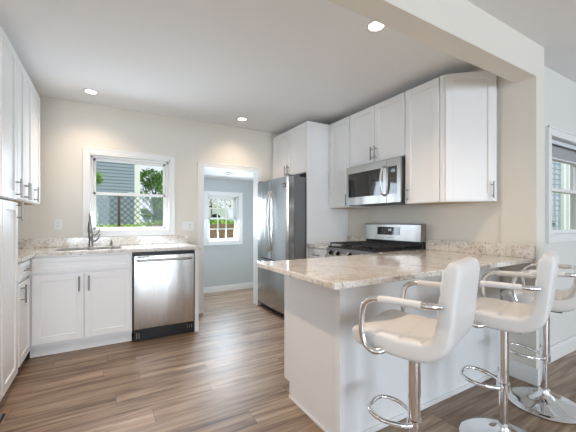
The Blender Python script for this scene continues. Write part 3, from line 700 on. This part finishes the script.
# ================================================================== bar stools
def stool(label, loc, rotz, lift=.0):
    st = thing('bar_stool', label, 'bar stool', (loc[0], loc[1], 0), rotz, 'white bar stools at the peninsula')
    # base disc (trumpet)
    b = bmn(); lathe(b, [(.0, .002), (.205, .002), (.208, .006), (.205, .010), (.17, .018), (.11, .032), (.06, .050), (.036, .072), (.031, .095), (0, .095)], 64)
    obj('base', b, M['chrome'], st, True, 50)
    b = bmn(); tube(b, [(0, 0, .08), (0, 0, .44)], .020, 28); obj('gas_lift', b, M['chrome'], st, True, 40)
    b = bmn(); tube(b, [(0, 0, .285), (0, 0, .625)], .0265, 28); lathe(b, [(.0265, .278), (.031, .281), (.031, .320), (.0265, .323)], 28); obj('pole', b, M['chrome'], st, True, 40)
    # footrest loop
    b = bmn(); pts = [(0.026, .0, .300), (.06, .035, .304), (.092, .10, .312), (.085, .155, .319), (.045, .190, .324), (-.045, .190, .324), (-.085, .155, .319), (-.092, .10, .312), (-.06, .035, .304), (-.026, .0, .300)]
    tube(b, smooth_path(pts, 8), .0095, 12); obj('footrest', b, M['chrome'], st, True)
    b = bmn(); box(b, -.09, .09, -.09, .09, .622, .648+lift, .004); tube(b, [(.03, 0, .632), (.17, .03, .618)], .005, 8); obj('seat_plate', b, M['dark_plastic'], st)
    # upholstered shell : profile in local (y,z)
    cl = [(.205, .690), (.19, .694), (.12, .690), (.03, .685), (-.04, .684), (-.105, .692), (-.152, .728), (-.170, .79), (-.177, .86), (-.184, .93), (-.193, 1.014), (-.195, 1.030)]
    P = smooth_path([(0, y, z) for y, z in cl], 8)
    P = [p+Vector((0, 0, lift)) for p in P]; N = len(P)
    Ls = [0]
    for i in range(1, N): Ls.append(Ls[-1]+(P[i]-P[i-1]).length)
    TL = Ls[-1]
    # find the corner (miter)
    ic = min(range(N), key=lambda i: (P[i]-Vector((0, -.135, .71+lift))).length)
    n_c = 48
    def ring(bm, i):
        s = Ls[i]; p = P[i]; d = (P[min(i+1, N-1)]-P[max(i-1, 0)]).normalized()
        nn = Vector((0, d.z, -d.y))       # towards the sitter
        if nn.z < 0 and i < ic: nn = -nn
        if i >= ic and nn.y < 0: nn = -nn
        # half width / half thickness
        f0 = min(1, s/.05); f1 = min(1, (TL-s)/.05)
        e0 = math.sqrt(max(0, 1-(1-f0)**2)); e1 = math.sqrt(max(0, 1-(1-f1)**2))
        en = min(e0, e1)
        tt = (.043 if i < ic else .036)
        k = min(1, max(0, (i-ic+10)/20)); tt = .043*(1-k)+.034*k
        hw = .192 if s < TL*.5 else .192-.022*((s-TL*.5)/(TL*.5))**1.5
        hw = hw-.03*(1-en); th = tt*(.28+.72*en)
        out = []
        for q in range(n_c):
            a = 2*PI*q/n_c; ca, sa = math.cos(a), math.sin(a)
            ex = .20
            x = math.copysign(abs(ca)**ex, ca); y = math.copysign(abs(sa)**(.42), sa)
            xx = x*hw; off_ = y*th
            if y > 0:   # quilted grooves on the sitter's side
                gr = 0
                for gx in (0.0,): gr = max(gr, math.exp(-((xx-gx)/.006)**2))
                for gs in (.105, .21, .31, .46, .56, .66): gr = max(gr, math.exp(-((s-gs)/.006)**2))
                fade = max(0, 1-(abs(xx)/hw)**8)
                off_ -= .009*gr*fade*min(1, en*1.5)
            out.append(bm.verts.new(p+Vector((xx, 0, 0))+nn*off_))
        return out
    def loft(i0, i1):
        bm = bmn(); rings = []
        for i in range(i0, i1+1): rings.append(ring(bm, i))
        for A, B in zip(rings, rings[1:]):
            for q in range(n_c): bm.faces.new((A[q], A[(q+1) % n_c], B[(q+1) % n_c], B[q]))
        bm.faces.new(rings[0]); bm.faces.new(rings[-1])
        return bm
    obj('seat', loft(0, ic), M['leather'], st, True, 50); obj('backrest', loft(ic, N-1), M['leather'], st, True, 50)
    for sx in (-1, 1):
        X = sx*.217
        pts = [(sx*.17, .05, .668), (sx*.20, .06, .660), (X, .085, .660), (X, .120, .680), (X, .136, .73), (X, .136, .80), (X, .124, .845), (X, .090, .869), (X, .04, .875), (X, -.09, .877), (X, -.13, .877), (sx*.19, -.165, .877)]
        b = bmn(); tube(b, [p+Vector((0, 0, lift)) for p in smooth_path(pts, 7)], .0125, 14); ar = obj('armrest', b, M['chrome'], st, True)
        b = bmn(); pp = [(X, .060, .873), (X, .03, .8755), (X, 0, .876), (X, -.105, .877)]
        tube(b, [p+Vector((0, 0, lift)) for p in smooth_path(pp, 6)], .0148, 16); a2 = obj('arm_pad', b, M['armpad'], ar, True, 50); a2['label'] = 'white padded arm sleeve'
    return st
stool('nearest white faux-leather bar stool with chrome arms, leftmost of three', (1.163, .907), math.radians(18))
stool('middle white bar stool, between the nearest one and the one by the wall', (1.838, .872), math.radians(17))
stool('white bar stool farthest right, beside the dining wall with full base disc visible', (2.455, .920), math.radians(17))

# ================================================================== ceiling lights
def downlight(label, x, y, power=21):
    e = thing('recessed_light', label, 'ceiling light', (x, y, ZC), 0, 'recessed ceiling lights')
    b = bmn(); lathe(b, [(.047, -.0005), (.072, -.0005), (.074, -.004), (.070, -.008), (.050, -.006), (.047, -.0005)], 36); obj('trim_ring', b, M['white_plastic'], e, True, 40)
    b = bmn(); lathe(b, [(0, -.0045), (.047, -.0045), (.047, -.001), (0, -.001)], 32); obj('lens', b, M['lamp'], e)['label'] = 'glowing lens'
    d = bpy.data.lights.new('can_lamp', 'SPOT'); d.energy = power; d.color = (1, .76, .56); d.spot_size = math.radians(132); d.spot_blend = 1; d.shadow_soft_size = .05
    o = bpy.data.objects.new('can_lamp', d); o.location = (0, 0, -.03); o.parent = e; COL.objects.link(o)
downlight('round recessed ceiling light nearest the left cabinets, above the window', -.144, 3.66)
downlight('round recessed ceiling light above the doorway', 1.467, 3.69)
downlight('recessed ceiling light nearest the camera, beside the header beam', 1.532, 1.49, 46)
downlight('recessed ceiling light above the left of the kitchen, over the camera side', -.144, 1.49, 72)
ml = thing('flush_mount_light', 'small dark-rimmed flush light on the low ceiling beyond the doorway', 'ceiling light', (1.557, 4.45, 1.899))
b = bmn(); lathe(b, [(0, 0), (.06, 0), (.062, -.012), (.05, -.016), (0, -.016)], 28); obj('canopy', b, M['nickel'], ml, True, 40)
b = bmn(); lathe(b, [(.0, -.036), (.03, -.033), (.045, -.0165), (0, -.0165)], 28); obj('shade', b, M['mud_lamp'], ml, True, 40)

# ================================================================== blind on the dining window
bl = thing('window_blind', 'white raised blind at the top of the dining window', 'window blind', (3.66, YD+.04, 1.80))
b = bmn(); box(b, -.42, .42, -.025, .025, .05, .095, .003); obj('headrail', b, M['blind'], bl)
b = bmn()
for k in range(12): box(b, -.415, .415, -.024, .024, -.055+k*.0085, -.055+k*.0085+.004, .001)
obj('slats', b, M['blind'], bl)
b = bmn(); box(b, -.42, .42, -.025, .025, -.072, -.058, .003); obj('bottom_rail', b, M['blind'], bl)
b = bmn(); box(b, -.425, -.405, -.04, .01, .045, .105, .003); tube(b, [(-.42, -.036, .045), (.42, -.036, .045)], .007, 8); obj('bracket_rod', b, M['dark_plastic'], bl)['label'] = 'dark bracket and rod'
# ================================================================== floor mat at lower left
fm = thing('floor_mat', 'grey floor mat corner at the lower left edge', 'mat', (-.85, 2.12, 0))
obj('pile', box(bmn(), -.29, .295, -.45, .40, .0005, .008, .002), M['mat_grey'], fm)
obj('border', box(bmn(), .295, .308, -.45, .40, .0005, .009, .002), M['black'], fm)

# ================================================================== outdoors behind the kitchen
def terrain(name, x0, x1, ys, zs, m):
    b = bmn(); n = 12; rows = []
    for y, z in zip(ys, zs): rows.append([b.verts.new((x0+(x1-x0)*i/n, y, z)) for i in range(n+1)])
    for A, B in zip(rows, rows[1:]):
        for i in range(n): b.faces.new((A[i], A[i+1], B[i+1], B[i]))
    # skirt to give it body
    o = obj(name, b, m); md = o.modifiers.new('s', 'SOLIDIFY'); md.thickness = .15; md.offset = -1
    return o
g_ = terrain('lawn_ground', -14, 1.6, [5.6, 6.5, 8, 9.5], [.90, .96, 1.02, 1.05], M['grass']); g_['kind'] = 'structure'
g_ = terrain('lawn_ground', -14, 9.5, [9.5, 11, 15, 30], [1.05, 1.08, 1.12, 1.15], M['grass']); g_['kind'] = 'structure'
g_ = terrain('yard_ground', 1.6, 9.5, [5.3, 9.5], [.18, .2], M['grass']); g_['kind'] = 'structure'
g_ = terrain('street_ground', -14, 9.5, [30, 60], [1.14, 1.15], M['asphalt']); g_['kind'] = 'structure'
def siding_box(bm, x0, x1, y0, y1, z0, z1, step=.11):
    z = z0
    while z < z1-1e-3:
        z2 = min(z+step, z1)
        t = bmesh.new(); bmesh.ops.create_cube(t, size=1)
        for v in t.verts:
            lo = v.co.z < 0; g = .018 if lo else 0
            v.co = Vector(((x0-g if v.co.x < 0 else x1+g), (y0-g if v.co.y < 0 else y1+g), z if lo else z2))
        join(bm, t); z = z2
H1 = thing('house', 'blue-grey clapboard house beyond the fence outside the kitchen window', 'house', (-2.0, 12, 1.0))
o_ = Vector((-2.0, 12, 1.0))
b = bmn(); siding_box(b, -5.2, .86, 12, 19, 1.05, 6.0); obj('wall', loc_mesh(b, o_), M['siding'], H1)
b = bmn(); box(b, .80, .97, 11.93, 12.1, 1.05, 6.0); box(b, -5.3, .97, 11.90, 12, 5.9, 6.15); obj('corner_board', loc_mesh(b, o_), M['trim_white'], H1)
b = bmn(); prism(b, [(-5.6, 11.6), (1.3, 11.6), (1.3, 19.4), (-5.6, 19.4)], 6.15, 6.3); obj('roof', loc_mesh(b, o_), M['roof'], H1)
b = bmn(); box(b, -.62, -.27, 11.93, 12.0, 1.1, 1.72); obj('window', loc_mesh(b, o_), M['siding2'], H1)
# chain link fence
def chainlink(label, x0, x1, y, z0, z1, posts):
    e = thing('chain_link_fence', label, 'fence', (x0, y, z0))
    b = bmn(); tube(b, [(0, 0, z1-z0), (x1-x0, 0, z1-z0)], .021, 8); obj('top_rail', b, M['post'], e, True)
    for px in posts:
        b = bmn(); tube(b, [(px-x0, 0, -.2), (px-x0, 0, z1-z0-.02)], .026, 8); obj('post', b, M['post'], e, True)
    b = bmn(); s = .13; hgt = z1-z0-.03
    k = -hgt
    while k < x1-x0:
        for sg in (1, -1):
            xa, xb = k, k+hgt; za, zb = (0, hgt) if sg > 0 else (hgt, 0)
            a = Vector((xa, 0, za)); c_ = Vector((xb, 0, zb))
            if xa < 0: a = a+(c_-a)*(-xa/hgt)
            if xb > x1-x0: c_ = c_-(c_-a)*((xb-(x1-x0))/(c_.x-a.x))
            tube(b, [a, c_], .007, 4)
        k += s
    obj('mesh', b, M['wire'], e)
chainlink('chain-link fence with dark posts across the lawn outside the kitchen window', -2.4, 1.6, 8.0, 1.02, 1.80, [-2.3, .22])
# foliage
def foliage(bm, c, r, n, sz, sq=(1, 1, 1)):
    for i in range(n):
        u = random.uniform(-1, 1); a = random.uniform(0, 2*PI); rr = r*random.uniform(.35, 1)**.6
        p = Vector((math.sqrt(1-u*u)*math.cos(a)*sq[0], math.sqrt(1-u*u)*math.sin(a)*sq[1], u*sq[2]))*rr+Vector(c)
        m_ = Matrix.Rotation(random.uniform(0, 6.28), 3, Vector((random.uniform(-1, 1), random.uniform(-1, 1), random.uniform(-1, 1))).normalized())
        s_ = sz*random.uniform(.6, 1.3)
        vs = [bm.verts.new(p+m_ @ Vector(q)*s_) for q in ((-1, 0, 0), (-.2, .42, .12), (1, 0, 0), (-.2, -.42, .12))]
        bm.faces.new(vs)
    return bm
def tree(name, label, cat, base, h, crowns, n, sz, leaf, tr=.12):
    e = thing(name, label, cat, base)
    b = bmn(); pts = smooth_path([(0, 0, -.15), (.03, 0, h*.35), (-.03, .02, h*.7), (0, 0, h)], 6); tube(b, pts, tr, 10, rs=[tr*(1-.6*i/len(pts)) for i in range(len(pts))])
    for cc, r in crowns: tube(b, [(0, 0, h*.45), cc], tr*.3, 6)
    obj('trunk', b, M['bark'], e, True)
    b = bmn()
    for cc, r in crowns: foliage(b, cc, r, n, sz)
    obj('crown', b, leaf, e)
    return e
tree('tree', 'leafy green tree right of the grey house, seen through the kitchen window', 'tree', (1.75, 14, 1.1), 1.5, [((-.1, 0, 1.3), .55), ((.35, 0, 1.75), .5), ((-.25, .2, 1.9), .42), ((.1, 0, .8), .35)], 420, .085, M['leaf'], .07)
tree('tree', 'tree with green branches at the upper left of the kitchen window view', 'tree', (-.72, 9.2, 1.04), 1.6, [((.42, 0, 1.22), .20), ((.0, 0, 1.45), .35), ((-.4, 0, 1.6), .4)], 260, .05, M['leaf'], .05)
tree('shrub', 'dark shrub in front of the parked white car', 'shrub', (1.72, 12.6, 1.1), .35, [((0, 0, .30), .26), ((.25, 0, .24), .24), ((-.12, 0, .2), .2)], 420, .06, M['leaf2'], .03)
tree('shrub', 'green shrub at the house corner, seen through the lower kitchen window sash', 'shrub', (1.42, 14.0, 1.08), .3, [((0, 0, .3), .22), ((-.12, 0, .5), .16)], 260, .05, M['leaf'], .03)
# parked car
CR = thing('car', 'white car parked beyond the lawn, seen through the kitchen window', 'car', (3.75, 17.6, .98))
b = bmn(); t_ = bmesh.new()
prof = [(-2.1, .30), (-2.15, .62), (-1.95, .80), (-1.15, .92), (-.55, 1.38), (.75, 1.42), (1.55, .98), (2.05, .92), (2.15, .55), (2.1, .30)]
va = [t_.verts.new((x, -.82, z)) for x, z in prof]; vb = [t_.verts.new((x, .82, z)) for x, z in prof]
t_.faces.new(va); t_.faces.new(vb[::-1])
for i in range(len(prof)): t_.faces.new((va[i], va[(i+1) % len(prof)], vb[(i+1) % len(prof)], vb[i]))
bmesh.ops.bevel(t_, geom=t_.edges[:], offset=.05, segments=2, affect='EDGES'); join(b, t_); obj('body', b, M['car'], CR, True, 40)
b = bmn(); prism(b, [(-1.0, 0), (-.5, 0), (-.5, .01), (-1, .01)], 0, .01); b.free()
b = bmn(); t_ = bmesh.new(); va = [t_.verts.new((x, -.835, z)) for x, z in ((-.95, .95), (-.5, 1.30), (.68, 1.33), (1.2, .98))]; vb = [t_.verts.new((v.co.x, -.815, v.co.z)) for v in va]
t_.faces.new(va); t_.faces.new(vb[::-1])
for i in range(4): t_.faces.new((va[i], va[(i+1) % 4], vb[(i+1) % 4], vb[i]))
join(b, t_); obj('side_window', b, M['black_glass'], CR)
for wx in (-1.35, 1.35):
    for wy in (-.80, .80):
        b = bmn(); tube(b, [(wx, wy-.09, .31), (wx, wy+.09, .31)], .31, 24); obj('wheel', b, M['black'], CR, True, 40)
H2 = thing('house', 'red brick house far behind the tree outside the kitchen window', 'house', (2.5, 40, 1.1))
b = bmn(); box(b, -3.2, -1.0, 0, 6, 0, 5.4); obj('wall', b, M['brick_red'], H2)
b = bmn(); prism(b, [(-3.4, -.3), (-.8, -.3), (-.8, 6.3), (-3.4, 6.3)], 5.4, 5.6); obj('roof', b, M['roof'], H2)
b = bmn(); box(b, -2.5, -1.9, -.05, 0, 2.6, 3.9); obj('window', b, M['siding2'], H2)
# outside the mudroom window: board fence, hedge and pale tree
wf = thing('board_fence', 'brown board fence outside the mudroom window', 'fence', (2.9, 9.2, .2))
b = bmn()
for k in range(30): box(b, -2.0+k*.145, -2.0+k*.145+.135, -.012, .012, 0, .90+.01*((k*7) % 3), .003)
obj('boards', b, M['fencewood'], wf)
b = bmn(); box(b, -2.0, 2.35, .012, .05, .65, .72); box(b, -2.0, 2.35, .012, .05, .15, .22); obj('rail', b, M['fencewood'], wf)
hb = thing('hedge', 'bright green hedge above the board fence outside the mudroom window', 'hedge', (3.1, 10.6, .4))
b = bmn(); foliage(b, (0, 0, .62), 1.0, 2600, .07, (2.2, .35, .30)); obj('foliage', b, M['grass'], hb)
tree('tree', 'pale blossoming tree outside the upper mudroom window', 'tree', (4.2, 14.5, 1.0), 2.2, [((-.6, 0, 1.7), .85), ((.5, 0, 1.5), .85), ((0, .3, 2.6), .9)], 260, .075, M['leaf3'], .035)
# outside the dining window: pale house with porch balusters and a shrub
PH = thing('house', 'pale house with white porch slats outside the dining window', 'house', (10.5, 2.9, 0))
b = bmn(); siding_box(b, -1.8, 4.0, .25, 4, 0, 4.2, .12); obj('wall', b, M['siding2'], PH)
b = bmn(); box(b, -1.9, 4.1, -.1, 4.2, 4.2, 4.4); obj('roof', b, M['roof'], PH)
for k in range(16):
    b = bmn(); box(b, -1.82+k*.26, -1.82+k*.26+.11, .0, .05, 0, 4.2); obj('porch_slat', b, M['trim_white'], PH)
g_ = terrain('side_ground', 5.6, 26, [1.4, 5.0], [0, .05], M['grass']); g_['kind'] = 'structure'
tree('shrub', 'green shrub outside the dining window in front of the pale house', 'shrub', (7.85, 3.3, .0), 1.5, [((0, 0, 1.2), .5), ((0, 0, 1.75), .42), ((-.1, 0, .7), .45)], 420, .07, M['leaf2'], .05)
